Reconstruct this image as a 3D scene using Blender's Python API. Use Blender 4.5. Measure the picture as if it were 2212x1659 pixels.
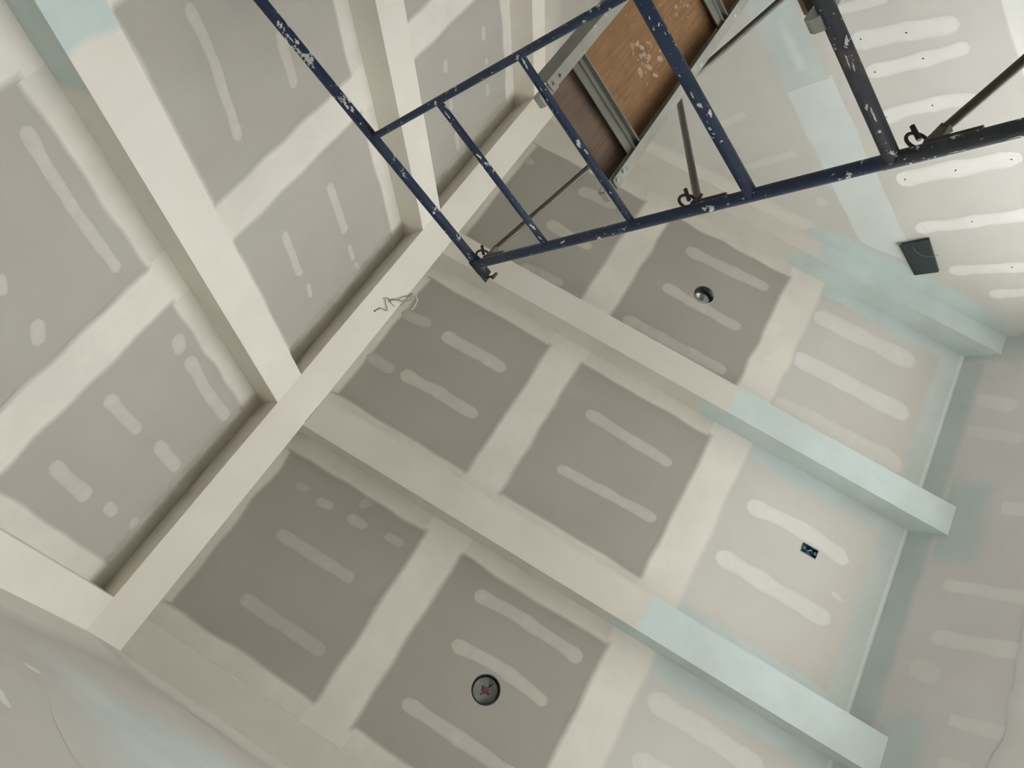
import bpy, math, random
from mathutils import Vector, Matrix

for o in list(bpy.data.objects):
    bpy.data.objects.remove(o, do_unlink=True)
SC = bpy.context.scene
COL = SC.collection

# ------------------------------------------------------------------ camera
CAM_H = 1.5                                   # phone held 1.5 m above the subfloor
cam_d = bpy.data.cameras.new('camera')
cam_d.sensor_fit = 'HORIZONTAL'
cam_d.sensor_width = 36.0
cam_d.lens = 36.0 * 1631.28 / 2212.0
cam_d.clip_start = 0.02
cam = bpy.data.objects.new('camera', cam_d)
COL.objects.link(cam)
RW = ((0.49995632, 0.58634301, -0.63737395),   # world axes seen in the lens (x right, y down, z ahead)
      (-0.74542243, 0.66600521, 0.02797235),
      (0.44089577, 0.46112789, 0.77004675))
rot = Matrix(((RW[0][0], -RW[1][0], -RW[2][0]),
              (RW[0][1], -RW[1][1], -RW[2][1]),
              (RW[0][2], -RW[1][2], -RW[2][2])))
cam.matrix_world = Matrix.Translation((0, 0, CAM_H)) @ rot.to_4x4()
SC.camera = cam

# ------------------------------------------------------------------ daylight (overcast sky, comes in by the windows)
world = bpy.data.worlds.new('sky')
SC.world = world
world.use_nodes = True
wn = world.node_tree
bg = wn.nodes['Background']
bg.inputs[0].default_value = (0.90, 0.98, 1.05, 1)
bg.inputs[1].default_value = 4.0

sun_l = bpy.data.lights.new('sun', 'SUN')
sun_l.energy = 60.0
sun_l.angle = math.radians(1.0)
sun_l.color = (0.985, 1.0, 0.995)
sun = bpy.data.objects.new('sun', sun_l)
COL.objects.link(sun)
sun.rotation_euler = Vector((-0.08, -0.42, -0.90)).to_track_quat('-Z', 'Y').to_euler()   # through the eave windows on to the floor

def portal(name, loc, rot_e, sx, sy):
    l = bpy.data.lights.new(name, 'AREA')
    l.shape = 'RECTANGLE'
    l.size = sx
    l.size_y = sy
    l.cycles.is_portal = True
    o = bpy.data.objects.new(name, l)
    COL.objects.link(o)
    o.location = loc
    o.rotation_euler = rot_e
    return o

vs = SC.view_settings
vs.view_transform = 'Standard'
vs.look = 'None'
vs.gamma = 1.0
vs.use_curve_mapping = False
vs.exposure = -0.35
SC.cycles.max_bounces = 12
SC.cycles.diffuse_bounces = 8
SC.cycles.transparent_max_bounces = 16
SC.cycles.caustics_reflective = False
SC.cycles.caustics_refractive = False
SC.cycles.sample_clamp_indirect = 8.0

# ------------------------------------------------------------------ measured layout (metres)
AL = math.radians(39.5)
CA, SA, TA = math.cos(AL), math.sin(AL), math.tan(AL)
HR = 4.232 + CAM_H            # underside of the ridge beam
Y0, Y1 = 1.291, 1.494         # its two lower edges
DB = 0.18                     # how far the boxed beams stand below the boards
XN, XG = -0.312, 4.396        # the two gable walls
YW, YB = 4.3325, -1.5475      # eave wall in view, eave wall behind
HO = HR + DB / CA             # board plane above the ridge beam edges
BEAMS = [(XN, -0.127), (1.169, 1.388), (2.693, 2.906), (4.221, XG)]
BAYS = [(-0.127, 1.169), (1.388, 2.693), (2.906, 4.221)]
BT = 0.0125                   # board thickness

# ------------------------------------------------------------------ helpers
def woff(o):
    v = Vector((0, 0, 0))
    while o is not None:
        v += o.location
        o = o.parent
    return v

def obj(name, verts, faces, mat, parent=None, fac=None, smooth=False, uvs=None):
    off = woff(parent)
    me = bpy.data.meshes.new(name)
    me.from_pydata([tuple(Vector(v) - off) for v in verts], [], faces)
    if mat is not None:
        me.materials.append(mat)
    if fac is not None:
        a = me.attributes.new('coat', 'FLOAT', 'POINT')
        a.data.foreach_set('value', fac)
    if smooth:
        me.polygons.foreach_set('use_smooth', [True] * len(me.polygons))
    me.update()
    o = bpy.data.objects.new(name, me)
    COL.objects.link(o)
    o.parent = parent
    return o

def thing(name, label, cat, loc, group=None):
    o = bpy.data.objects.new(name, None)
    o.empty_display_size = 0.1
    COL.objects.link(o)
    o.location = loc
    o['label'] = label
    o['category'] = cat
    if group:
        o['group'] = group
    return o

def tag(o, label, cat, group=None):
    o['label'] = label
    o['category'] = cat
    if group:
        o['group'] = group
    return o

def struct(o, label=None):
    o['kind'] = 'structure'
    if label:
        o['label'] = label
    return o

BOXF = [(0, 3, 2, 1), (4, 5, 6, 7), (0, 1, 5, 4), (1, 2, 6, 5), (2, 3, 7, 6), (3, 0, 4, 7)]

def box(x0, x1, y0, y1, z0, z1):
    return ([(x0, y0, z0), (x1, y0, z0), (x1, y1, z0), (x0, y1, z0),
             (x0, y0, z1), (x1, y0, z1), (x1, y1, z1), (x0, y1, z1)], list(BOXF))

def join(parts):
    V, F = [], []
    for v, f in parts:
        n = len(V)
        V += list(v)
        F += [tuple(i + n for i in q) for q in f]
    return V, F

def fix_normals(o):
    import bmesh
    bm = bmesh.new()
    bm.from_mesh(o.data)
    bmesh.ops.recalc_face_normals(bm, faces=bm.faces)
    bm.to_mesh(o.data)
    bm.free()
    return o

def tube_geo(p0, p1, r, seg=16, r1=None):
    p0, p1 = Vector(p0), Vector(p1)
    d = (p1 - p0).normalized()
    a = d.orthogonal().normalized()
    b = d.cross(a)
    r1 = r if r1 is None else r1
    V, F = [], []
    for p, rr in ((p0, r), (p1, r1)):
        for i in range(seg):
            t = 2 * math.pi * i / seg
            V.append(p + a * (rr * math.cos(t)) + b * (rr * math.sin(t)))
    for i in range(seg):
        j = (i + 1) % seg
        F.append((i, j, seg + j, seg + i))
    F.append(tuple(range(seg - 1, -1, -1)))
    F.append(tuple(range(seg, 2 * seg)))
    return V, F

def path_geo(pts, r, seg=8, closed=False):
    pts = [Vector(p) for p in pts]
    n = len(pts)
    V, F = [], []
    nrm = None
    for i, p in enumerate(pts):
        if closed:
            d = (pts[(i + 1) % n] - pts[i - 1]).normalized()
        else:
            d = (pts[min(n - 1, i + 1)] - pts[max(0, i - 1)]).normalized()
        if nrm is None:
            nrm = d.orthogonal().normalized()
        nrm = (nrm - d * nrm.dot(d)).normalized()
        b = d.cross(nrm)
        for k in range(seg):
            t = 2 * math.pi * k / seg
            V.append(p + nrm * (r * math.cos(t)) + b * (r * math.sin(t)))
    m = n if closed else n - 1
    for i in range(m):
        for k in range(seg):
            k2 = (k + 1) % seg
            i2 = (i + 1) % n
            F.append((i * seg + k, i * seg + k2, i2 * seg + k2, i2 * seg + k))
    if not closed:
        F.append(tuple(range(seg - 1, -1, -1)))
        F.append(tuple(range((n - 1) * seg, n * seg)))
    return V, F

def smooth_path(pts, sub=6):
    pts = [Vector(p) for p in pts]
    out = []
    for i in range(len(pts) - 1):
        p0, p1, p2, p3 = pts[max(0, i - 1)], pts[i], pts[i + 1], pts[min(len(pts) - 1, i + 2)]
        for k in range(sub):
            t = k / sub
            out.append(0.5 * ((2 * p1) + (p2 - p0) * t + (2 * p0 - 5 * p1 + 4 * p2 - p3) * t * t
                              + (3 * p1 - p0 - 3 * p2 + p3) * t ** 3))
    out.append(pts[-1])
    return out

def shade_auto(o, deg=40):
    me = o.data
    me.polygons.foreach_set('use_smooth', [True] * len(me.polygons))
    me.set_sharp_from_angle(angle=math.radians(deg))
    return o

def tube(name, p0, p1, r, mat, parent, seg=18):
    v, f = tube_geo(p0, p1, r, seg)
    return shade_auto(obj(name, v, f, mat, parent))

class Surf:
    """a flat face of the room: origin, two axes in it, normal into the room"""
    def __init__(s, O, U, V, N):
        s.O, s.U, s.V, s.N = Vector(O), Vector(U), Vector(V), Vector(N)
    def pt(s, u, v, n=0.0):
        return s.O + s.U * u + s.V * v + s.N * n
    def box(s, u0, u1, v0, v1, n0, n1):
        return ([s.pt(u0, v0, n0), s.pt(u1, v0, n0), s.pt(u1, v1, n0), s.pt(u0, v1, n0),
                 s.pt(u0, v0, n1), s.pt(u1, v0, n1), s.pt(u1, v1, n1), s.pt(u0, v1, n1)], list(BOXF))

A_ = Surf((0, Y1, HO), (1, 0, 0), (0, CA, -SA), (0, -SA, -CA))
B_ = Surf((0, Y0, HO), (1, 0, 0), (0, -CA, -SA), (0, SA, -CA))
AS = Surf((0, Y1, HR), (1, 0, 0), (0, CA, -SA), (0, -SA, -CA))
BS = Surf((0, Y0, HR), (1, 0, 0), (0, -CA, -SA), (0, SA, -CA))
G_ = Surf((XG, 0, 0), (0, 1, 0), (0, 0, 1), (-1, 0, 0))
N_ = Surf((XN, 0, 0), (0, 1, 0), (0, 0, 1), (1, 0, 0))
W_ = Surf((0, YW, 0), (1, 0, 0), (0, 0, 1), (0, -1, 0))
VEND = (YW - Y1) / CA         # slope length from the ridge beam to the eave wall

# ------------------------------------------------------------------ materials
def nodes(name):
    m = bpy.data.materials.new(name)
    m.use_nodes = True
    t = m.node_tree
    return m, t, t.nodes['Principled BSDF'], t.nodes['Material Output']

def noise(t, scale, detail=3.0, coord='world', rough=0.55):
    n = t.nodes.new('ShaderNodeTexNoise')
    n.inputs['Scale'].default_value = scale
    n.inputs['Detail'].default_value = detail
    n.inputs['Roughness'].default_value = rough
    if coord == 'world':
        g = t.nodes.new('ShaderNodeNewGeometry')
        t.links.new(g.outputs['Position'], n.inputs['Vector'])
    else:
        g = t.nodes.new('ShaderNodeTexCoord')
        t.links.new(g.outputs['Object'], n.inputs['Vector'])
    return n

def ramp(t, src, stops):
    r = t.nodes.new('ShaderNodeValToRGB')
    e = r.color_ramp.elements
    while len(e) > 1:
        e.remove(e[0])
    e[0].position = stops[0][0]
    e[0].color = (*stops[0][1], 1)
    for p, c in stops[1:]:
        k = e.new(p)
        k.color = (*c, 1)
    t.links.new(src, r.inputs[0])
    return r

def mixc(t, fac, a, b):
    m = t.nodes.new('ShaderNodeMix')
    m.data_type = 'RGBA'
    for key, val in ((0, fac), (6, a), (7, b)):
        if hasattr(val, 'links'):
            t.links.new(val, m.inputs[key])
        elif isinstance(val, tuple):
            m.inputs[key].default_value = (*val, 1)
        else:
            m.inputs[key].default_value = val
    return m.outputs[2]

def math_n(t, op, a, b=None):
    m = t.nodes.new('ShaderNodeMath')
    m.operation = op
    for i, val in ((0, a), (1, b)):
        if val is None:
            continue
        if hasattr(val, 'links'):
            t.links.new(val, m.inputs[i])
        else:
            m.inputs[i].default_value = val
    return m.outputs[0]

def bump(t, bsdf, src, strength, dist=0.002):
    b = t.nodes.new('ShaderNodeBump')
    b.inputs['Strength'].default_value = strength
    b.inputs['Distance'].default_value = dist
    t.links.new(src, b.inputs['Height'])
    t.links.new(b.outputs[0], bsdf.inputs['Normal'])

def tint(c, k):
    return tuple(x * k for x in c)

def base_colour(t, c, var, scale, warm):
    n = noise(t, scale, 4)
    c2 = tuple(x * (1 + var) for x in c)
    c1 = (c[0] * (1 - var + warm), c[1] * (1 - var), c[2] * (1 - var - warm))
    return ramp(t, n.outputs[0], [(0.32, c1), (0.68, c2)]).outputs[0]

def plain_mat(name, c, rough=0.9, var=0.06, scale=2.5, warm=0.0, metal=0.0):
    m, t, b, out = nodes(name)
    t.links.new(base_colour(t, c, var, scale, warm), b.inputs['Base Color'])
    b.inputs['Roughness'].default_value = rough
    b.inputs['Metallic'].default_value = metal
    n2 = noise(t, 180, 2)
    bump(t, b, n2.outputs[0], 0.08, 0.001)
    return m

_coats = {}
def coat(kind, under):
    """a thin coat of joint compound that thins out to the colour below where its 'coat' value falls to 0"""
    if (kind, under) in _coats:
        return _coats[(kind, under)]
    m, t, b, out = nodes('compound_%s_on_%s' % (kind, under))
    c, var = COATS[kind]
    low = base_colour(t, *UNDER[under])
    n = noise(t, 3.0, 4)
    n3 = noise(t, 22, 3)
    r = ramp(t, n.outputs[0], [(0.3, tint(c, 1 - var)), (0.7, tint(c, 1 + var))])
    at = t.nodes.new('ShaderNodeAttribute')
    at.attribute_name = 'coat'
    f = at.outputs['Fac']
    wob = math_n(t, 'MULTIPLY', math_n(t, 'SUBTRACT', n3.outputs[0], 0.5), 0.9)
    edge = math_n(t, 'MULTIPLY', math_n(t, 'MULTIPLY', f, math_n(t, 'SUBTRACT', 1.0, f)), wob)
    big = math_n(t, 'ADD', math_n(t, 'MULTIPLY', n.outputs[0], 0.3), 0.87)
    fac = math_n(t, 'MULTIPLY', math_n(t, 'ADD', f, edge), big)
    fac = math_n(t, 'MINIMUM', math_n(t, 'MAXIMUM', fac, 0.0), 1.0)
    t.links.new(mixc(t, fac, low, r.outputs[0]), b.inputs['Base Color'])
    b.inputs['Roughness'].default_value = 0.9
    n2 = noise(t, 180, 2)
    bump(t, b, n2.outputs[0], 0.08, 0.001)
    _coats[(kind, under)] = m
    return m

C_WARM = (0.77, 0.745, 0.685)
C_BLUE = (0.555, 0.645, 0.64)
C_WHITE = (0.86, 0.86, 0.83)
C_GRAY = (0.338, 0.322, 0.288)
C_NEAR = (0.50, 0.478, 0.445)  # board colour darkened to offset too strong light on the near gable
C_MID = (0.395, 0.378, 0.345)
C_WALL = (0.725, 0.71, 0.715)  # lilac board, colour lightened to make up for weak light on the eave wall
C_PALE = (0.60, 0.588, 0.555)
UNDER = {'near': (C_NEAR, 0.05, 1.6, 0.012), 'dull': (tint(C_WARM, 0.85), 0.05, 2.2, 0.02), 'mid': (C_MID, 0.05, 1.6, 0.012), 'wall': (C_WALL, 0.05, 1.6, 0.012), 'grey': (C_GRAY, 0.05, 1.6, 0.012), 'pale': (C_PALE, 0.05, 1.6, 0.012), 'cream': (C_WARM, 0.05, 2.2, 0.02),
         'blue': (C_BLUE, 0.05, 2.2, 0.0), 'ply': ((0.215, 0.112, 0.046), 0.1, 3.0, 0.0)}
COATS = {'cream': (C_WARM, 0.05), 'blue': (C_BLUE, 0.08), 'white': (C_WHITE, 0.04), 'plaster': ((0.42, 0.34, 0.27), 0.12), 'haze': ((0.70, 0.76, 0.745), 0.04)}
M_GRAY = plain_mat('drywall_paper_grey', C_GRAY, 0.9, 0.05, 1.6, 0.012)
M_NEAR = plain_mat('drywall_paper_near_darkened', C_NEAR, 0.9, 0.05, 1.6, 0.012)
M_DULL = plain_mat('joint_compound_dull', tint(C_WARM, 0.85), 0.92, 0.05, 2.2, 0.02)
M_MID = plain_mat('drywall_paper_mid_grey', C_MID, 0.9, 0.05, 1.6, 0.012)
M_WALL = plain_mat('drywall_paper_lilac_lightened', C_WALL, 0.9, 0.05, 1.6, 0.012)
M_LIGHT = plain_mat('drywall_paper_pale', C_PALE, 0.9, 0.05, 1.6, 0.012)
M_MUD = plain_mat('joint_compound_cream', C_WARM, 0.92, 0.05, 2.2, 0.02)
M_CRACK = plain_mat('crack_shadow_gap', (0.12, 0.11, 0.09), 0.95)
M_FLOOR = plain_mat('subfloor_panels', (0.33, 0.31, 0.28), 0.85, 0.12, 4, 0.01)
M_GROUND = plain_mat('pale_ground', (0.72, 0.72, 0.71), 0.95, 0.1, 0.6)
M_FRAMEW = plain_mat('white_window_vinyl', (0.8, 0.8, 0.78), 0.5, 0.02)

def glass_mat():
    m, t, b, out = nodes('window_glass')
    tr = t.nodes.new('ShaderNodeBsdfTransparent')
    gl = t.nodes.new('ShaderNodeBsdfGlossy')
    gl.inputs['Roughness'].default_value = 0.02
    mx = t.nodes.new('ShaderNodeMixShader')
    mx.inputs[0].default_value = 0.05
    t.links.new(tr.outputs[0], mx.inputs[1])
    t.links.new(gl.outputs[0], mx.inputs[2])
    t.links.new(mx.outputs[0], out.inputs[0])
    return m
M_GLASS = glass_mat()

def painted_steel(name, c, c_dirt, dirt=0.55, splat=0.62, rough=0.45):
    """old enamel on steel tube, worn to grey in places and flecked with dried plaster"""
    m, t, b, out = nodes(name)
    n1 = noise(t, 5, 5, 'world', 0.65)
    r1 = ramp(t, n1.outputs[0], [(0.3, tint(c, 0.8)), (0.6, c), (0.8, tint(c, 1.25))])
    n2 = noise(t, 9, 6, 'world', 0.7)
    d = ramp(t, n2.outputs[0], [(dirt, (0, 0, 0)), (dirt + 0.1, (1, 1, 1))])
    col = mixc(t, d.outputs[0], r1.outputs[0], c_dirt)
    n3 = noise(t, 34, 5, 'world', 0.62)
    n4 = noise(t, 4.2, 2, 'world', 0.5)
    s = ramp(t, math_n(t, 'ADD', n3.outputs[0], math_n(t, 'MULTIPLY', math_n(t, 'SUBTRACT', n4.outputs[0], 0.5), 0.55)),
             [(splat, (0, 0, 0)), (splat + 0.025, (1, 1, 1))])
    col = mixc(t, s.outputs[0], col, (0.62, 0.62, 0.58))
    t.links.new(col, b.inputs['Base Color'])
    rr = math_n(t, 'ADD', math_n(t, 'MULTIPLY', s.outputs[0], 0.4), rough)
    t.links.new(rr, b.inputs['Roughness'])
    b.inputs['Specular IOR Level'].default_value = 0.3
    bump(t, b, s.outputs[0], 0.5, 0.003)
    return m
M_BLUE = painted_steel('blue_enamel_steel', (0.018, 0.030, 0.066), (0.036, 0.050, 0.066), 0.56, 0.655)
M_DARK = painted_steel('worn_dark_steel', (0.040, 0.046, 0.055), (0.085, 0.074, 0.064), 0.53, 0.645, 0.55)
M_ROD = painted_steel('galvanised_brace_rod', (0.085, 0.078, 0.062), (0.13, 0.12, 0.10), 0.58, 0.72, 0.4)
M_LOCK = painted_steel('rusty_lock_iron', (0.055, 0.042, 0.034), (0.10, 0.065, 0.045), 0.55, 0.8, 0.6)
M_CLAMP = painted_steel('black_clamp_iron', (0.018, 0.022, 0.024), (0.03, 0.035, 0.036), 0.6, 0.85, 0.5)
M_ALU = painted_steel('dull_aluminium', (0.33, 0.325, 0.29), (0.20, 0.195, 0.17), 0.60, 0.70, 0.5)
M_ALUD = painted_steel('dull_aluminium_channel_shaded_web', (0.17, 0.172, 0.145), (0.12, 0.12, 0.10), 0.60, 0.74, 0.45)  # cross channel metal; on the rail webs its dark tone paints in shade

def ply_mat(name, c, stain, amount):
    m, t, b, out = nodes(name)
    tc = t.nodes.new('ShaderNodeNewGeometry')
    mp = t.nodes.new('ShaderNodeMapping')
    mp.inputs['Scale'].default_value = (3, 40, 3)
    t.links.new(tc.outputs['Position'], mp.inputs[0])
    gr = t.nodes.new('ShaderNodeTexNoise')
    gr.inputs['Scale'].default_value = 2.0
    gr.inputs['Detail'].default_value = 5
    t.links.new(mp.outputs[0], gr.inputs['Vector'])
    r = ramp(t, gr.outputs[0], [(0.3, tint(c, 0.78)), (0.7, tint(c, 1.15))])
    n2 = noise(t, 5.5, 6, 'world', 0.7)
    d = ramp(t, n2.outputs[0], [(0.50, (0, 0, 0)), (0.68, (1, 1, 1))])
    col = mixc(t, math_n(t, 'MULTIPLY', d.outputs[0], 0.55), r.outputs[0], tint(c, 0.5))
    n3 = noise(t, 7.0, 7, 'world', 0.72)
    s = ramp(t, n3.outputs[0], [(amount, (0, 0, 0)), (amount + 0.05, (1, 1, 1))])
    col = mixc(t, math_n(t, 'MULTIPLY', s.outputs[0], 0.7), col, stain)
    t.links.new(col, b.inputs['Base Color'])
    b.inputs['Roughness'].default_value = 0.8
    bump(t, b, gr.outputs[0], 0.2, 0.002)
    return m
M_PLY = ply_mat('stained_plywood', (0.215, 0.112, 0.046), (0.36, 0.27, 0.19), 0.66)
M_PLY2 = ply_mat('grey_brown_plywood', (0.135, 0.088, 0.060), (0.28, 0.22, 0.17), 0.72)

def metal_mat(name, c, rough, metal=1.0):
    m, t, b, out = nodes(name)
    n = noise(t, 30, 3)
    r = ramp(t, n.outputs[0], [(0.3, tint(c, 0.8)), (0.7, tint(c, 1.15))])
    t.links.new(r.outputs[0], b.inputs['Base Color'])
    b.inputs['Roughness'].default_value = rough
    b.inputs['Metallic'].default_value = metal
    return m
M_CAN = metal_mat('galvanised_can', (0.50, 0.53, 0.52), 0.30)
M_CANIN = metal_mat('can_plate_grey', (0.30, 0.305, 0.295), 0.5, 0.15)
M_CANDK = metal_mat('can_shadow_ring', (0.05, 0.055, 0.055), 0.5, 0.4)
M_RED = metal_mat('dark_red_socket', (0.16, 0.035, 0.035), 0.5, 0.0)
M_BLACK = metal_mat('black_slot', (0.015, 0.015, 0.014), 0.7, 0.0)
M_BOXB = metal_mat('blue_plastic_box', (0.055, 0.105, 0.165), 0.4, 0.0)
M_BOXD = metal_mat('blue_plastic_box_inside', (0.03, 0.06, 0.10), 0.5, 0.0)
M_PLATE = metal_mat('charcoal_gloss_panel', (0.016, 0.026, 0.029), 0.55, 0.0)
M_ARC = metal_mat('grey_arc_reflection', (0.16, 0.19, 0.20), 0.4, 0.0)
M_WIRE = metal_mat('grey_wire', (0.22, 0.20, 0.17), 0.5, 0.2)
M_WIREW = metal_mat('white_cable', (0.72, 0.70, 0.64), 0.5, 0.0)
M_BOLT = metal_mat('bright_bolt', (0.55, 0.54, 0.50), 0.35, 0.9)

# ------------------------------------------------------------------ compound coats
def wave(rng, amp, lo=2.0, hi=16.0, k=6):
    terms = [(rng.uniform(lo, hi), rng.uniform(0, 6.28), rng.uniform(0.4, 1.0)) for _ in range(k)]
    tot = sum(w for _, _, w in terms)
    return lambda s: amp * sum(w * math.sin(f * s * 1.5 + p) for f, p, w in terms) / tot * 1.8

def patch(S, name, u0, u1, v0, v1, mat, parent, fade=(0, 0, 0, 0), wob=(0, 0, 0, 0), op=1.0, n=0.0008, seed=1, step=0.04,
          full=None):
    """coat over a rectangle of a face; fade = width over which left, right, low, high edge thins out"""
    rng = random.Random(seed)
    wl, wr, wb, wt = [wave(rng, w) for w in wob]
    def samples(L, f0, f1):
        k = max(2, int(L / step))
        s = [L * i / k for i in range(k + 1)]
        for f, d in ((f0, 0), (f1, 1)):
            if f > 0:
                for q in (0.35, 1.0):
                    s.append(f * q if d == 0 else L - f * q)
        s = sorted(set(round(x, 5) for x in s if 0 <= x <= L))
        return s
    us = samples(u1 - u0, fade[0], fade[1])
    vs_ = samples(v1 - v0, fade[2], fade[3])
    def rmp(d, f):
        if f <= 0:
            return 1.0
        x = max(0.0, min(1.0, d / f))
        return x * x * (3 - 2 * x)
    V, F, fac = [], [], []
    for b in vs_:
        for a in us:
            la, lb = a / (u1 - u0), b / (v1 - v0)
            u = u0 + a + wl(v0 + b) * (1 - la) + wr(v0 + b) * la
            v = v0 + b + wb(u0 + a) * (1 - lb) + wt(u0 + a) * lb
            e = rmp(a, fade[0]) * rmp(u1 - u0 - a, fade[1]) * rmp(b, fade[2]) * rmp(v1 - v0 - b, fade[3])
            if full and full(u, v):
                e = 1.0
            V.append(S.pt(u, v, n))
            fac.append(op * e)
    m = len(us)
    for j in range(len(vs_) - 1):
        for i in range(m - 1):
            F.append((j * m + i, j * m + i + 1, (j + 1) * m + i + 1, (j + 1) * m + i))
    return obj(name, V, F, mat, parent, fac)

def strip(S, name, pts, w, op, mat, parent, seed=1, n=0.0006, knobs=True, wob=0.11):
    """one knife-wide pass of compound over a row of screws"""
    rng = random.Random(seed)
    P = [Vector((*p, 0)) for p in pts]
    P = smooth_path(P, 10) if len(P) > 2 else [P[0].lerp(P[1], i / 16) for i in range(17)]
    L = [0.0]
    for i in range(1, len(P)):
        L.append(L[-1] + (P[i] - P[i - 1]).length)
    T = L[-1]
    k = max(8, int(T / 0.016))
    R = []
    for i in range(k + 1):
        s = T * i / k
        j = 0
        while j < len(L) - 2 and L[j + 1] < s:
            j += 1
        f = (s - L[j]) / max(1e-6, L[j + 1] - L[j])
        R.append((s, P[j].lerp(P[j + 1], f)))
    w1, w2 = wave(rng, wob, 3, 22), wave(rng, wob, 3, 22)
    spots = []
    if knobs and T > 0.3:
        q = rng.uniform(0.05, 0.09)
        while q < T:
            spots.append(q)
            q += rng.uniform(0.24, 0.33)
    ts = (-1, -0.82, -0.45, 0, 0.45, 0.82, 1)
    fs = (0, 0.8, 1, 1, 1, 0.8, 0)
    V, F, fac = [], [], []
    for i, (s, p) in enumerate(R):
        d = (R[min(k, i + 1)][1] - R[max(0, i - 1)][1]).normalized()
        nn = Vector((-d.y, d.x, 0))
        e = min(s, T - s) / (w * 0.55)
        end = math.sqrt(max(0.0, 1 - (1 - min(1.0, e)) ** 2)) * 0.97 + 0.03
        kb = sum(0.12 * math.exp(-((s - q) / (0.4 * w)) ** 2) for q in spots)
        for tt, ff in zip(ts, fs):
            h = w * 0.46 * end * (1 + kb + (w1(s) if tt < 0 else w2(s)))
            q = p + nn * (h * tt)
            V.append(S.pt(q.x, q.y, n))
            fac.append(op * ff * (1 + kb * 0.6) * (0.4 + 0.6 * min(1.0, e * 3)))
    for i in range(k):
        for j in range(6):
            F.append((i * 7 + j, i * 7 + j + 1, (i + 1) * 7 + j + 1, (i + 1) * 7 + j))
    for q in spots:                          # the filled screw dimples themselves
        i = min(k, int(q / T * k))
        c = R[i][1] + Vector((rng.uniform(-1, 1), rng.uniform(-1, 1), 0)) * w * 0.1
        for rr, oo in ((w * 0.38, op + 0.07), (0.005, op + 0.35)):
            b = len(V)
            V.append(S.pt(c.x, c.y, n + 0.0003))
            fac.append(oo)
            for a in range(12):
                g = rr * rng.uniform(0.85, 1.15)
                V.append(S.pt(c.x + g * math.cos(a * math.pi / 6), c.y + g * math.sin(a * math.pi / 6), n + 0.0003))
                fac.append(op)
            F += [(b, b + 1 + a, b + 1 + (a + 1) % 12) for a in range(12)]
    return obj(name, V, F, mat, parent, fac)

# ------------------------------------------------------------------ room shell
def slope_pt(y, right, n=0.0):
    """height of a board plane, n metres below it"""
    return (HO - TA * (y - Y1) if right else HO - TA * (Y0 - y)) - n / CA

def slab(x0, x1, ya, yb, right, n0, n1):
    """piece of ceiling between two plumb cuts; n counted into the room from the board face"""
    V = []
    for n in (n0, n1):
        for x, y in ((x0, ya), (x1, ya), (x1, yb), (x0, yb)):
            V.append((x, y, slope_pt(y, right, n)))
    return V, list(BOXF)

YC = (Y0 + Y1) / 2
WT = 0.14
floor = struct(obj('floor', *box(XN - WT, XG + WT, YB - WT, YW + WT, -0.12, 0.0), M_FLOOR))
ground = struct(obj('floor_outside', *box(-25, 25, -25, 25, -0.4, -0.2), M_GROUND))

ceil_r = struct(fix_normals(obj('ceiling', *slab(XN - WT, XG + WT, YC, YW + WT, True, -0.30, -0.16), M_GRAY)),
                'right slope of the vaulted drywall ceiling')
ceil_l = struct(fix_normals(obj('ceiling', *slab(XN - WT, XG + WT, YC, YB - WT, False, -0.30, -0.16), M_GRAY)),
                'left slope of the vaulted drywall ceiling')

def gable(name, x0, x1, mat):
    pts = [(YB - WT, 0), (YW + WT, 0), (YW + WT, slope_pt(YW + WT, True) + 0.26), (Y1, HO + 0.28), (Y0, HO + 0.28),
           (YB - WT, slope_pt(YB - WT, False) + 0.26)]
    n = len(pts)
    V = [(x0, y, z) for y, z in pts] + [(x1, y, z) for y, z in pts]
    F = [tuple(range(n)), tuple(range(2 * n - 1, n - 1, -1))]
    F += [(i, (i + 1) % n, n + (i + 1) % n, n + i) for i in range(n)]
    return struct(fix_normals(obj(name, V, F, mat)))

wall_far = gable('wall_far', XG, XG + WT, M_LIGHT)
wall_near = gable('wall_near', XN - WT, XN, M_NEAR)

def wall_with_opening(name, y0, y1, top, win, mat):
    x0, x1 = XN, XG
    (wx0, wx1, wz0, wz1) = win
    parts = [box(x0, wx0, y0, y1, 0, top), box(wx1, x1, y0, y1, 0, top),
             box(wx0, wx1, y0, y1, wz1, top)]
    if wz0 > 0.01:
        parts.append(box(wx0, wx1, y0, y1, 0, wz0))
    return struct(obj(name, *join(parts), mat))

WIN1 = (0.05, 4.15, 0.10, 2.50)
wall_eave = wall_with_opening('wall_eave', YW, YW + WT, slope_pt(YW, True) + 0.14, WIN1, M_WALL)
wall_back = struct(obj('wall_back', *box(XN, XG, YB - WT, YB, 0, slope_pt(YB, False) + 0.14), M_LIGHT))

def window(name, win, y0, y1, panes):
    (x0, x1, z0, z1) = win
    f = 0.06
    root = obj(name, *join([box(x0, x1, y0, y1, z0, z0 + f), box(x0, x1, y0, y1, z1 - f, z1),
                            box(x0, x0 + f, y0, y1, z0 + f, z1 - f), box(x1 - f, x1, y0, y1, z0 + f, z1 - f)]), M_FRAMEW)
    struct(root)
    w = (x1 - x0 - 2 * f) / panes
    ym = (y0 + y1) / 2
    for i in range(panes):
        a = x0 + f + i * w
        if i:
            obj('mullion', *box(a - 0.03, a + 0.03, y0, y1, z0 + f, z1 - f), M_FRAMEW, root)
        obj('pane', *box(a + 0.02, a + w - 0.02, ym - 0.003, ym + 0.003, z0 + f, z1 - f), M_GLASS, root)
    return root

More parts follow.
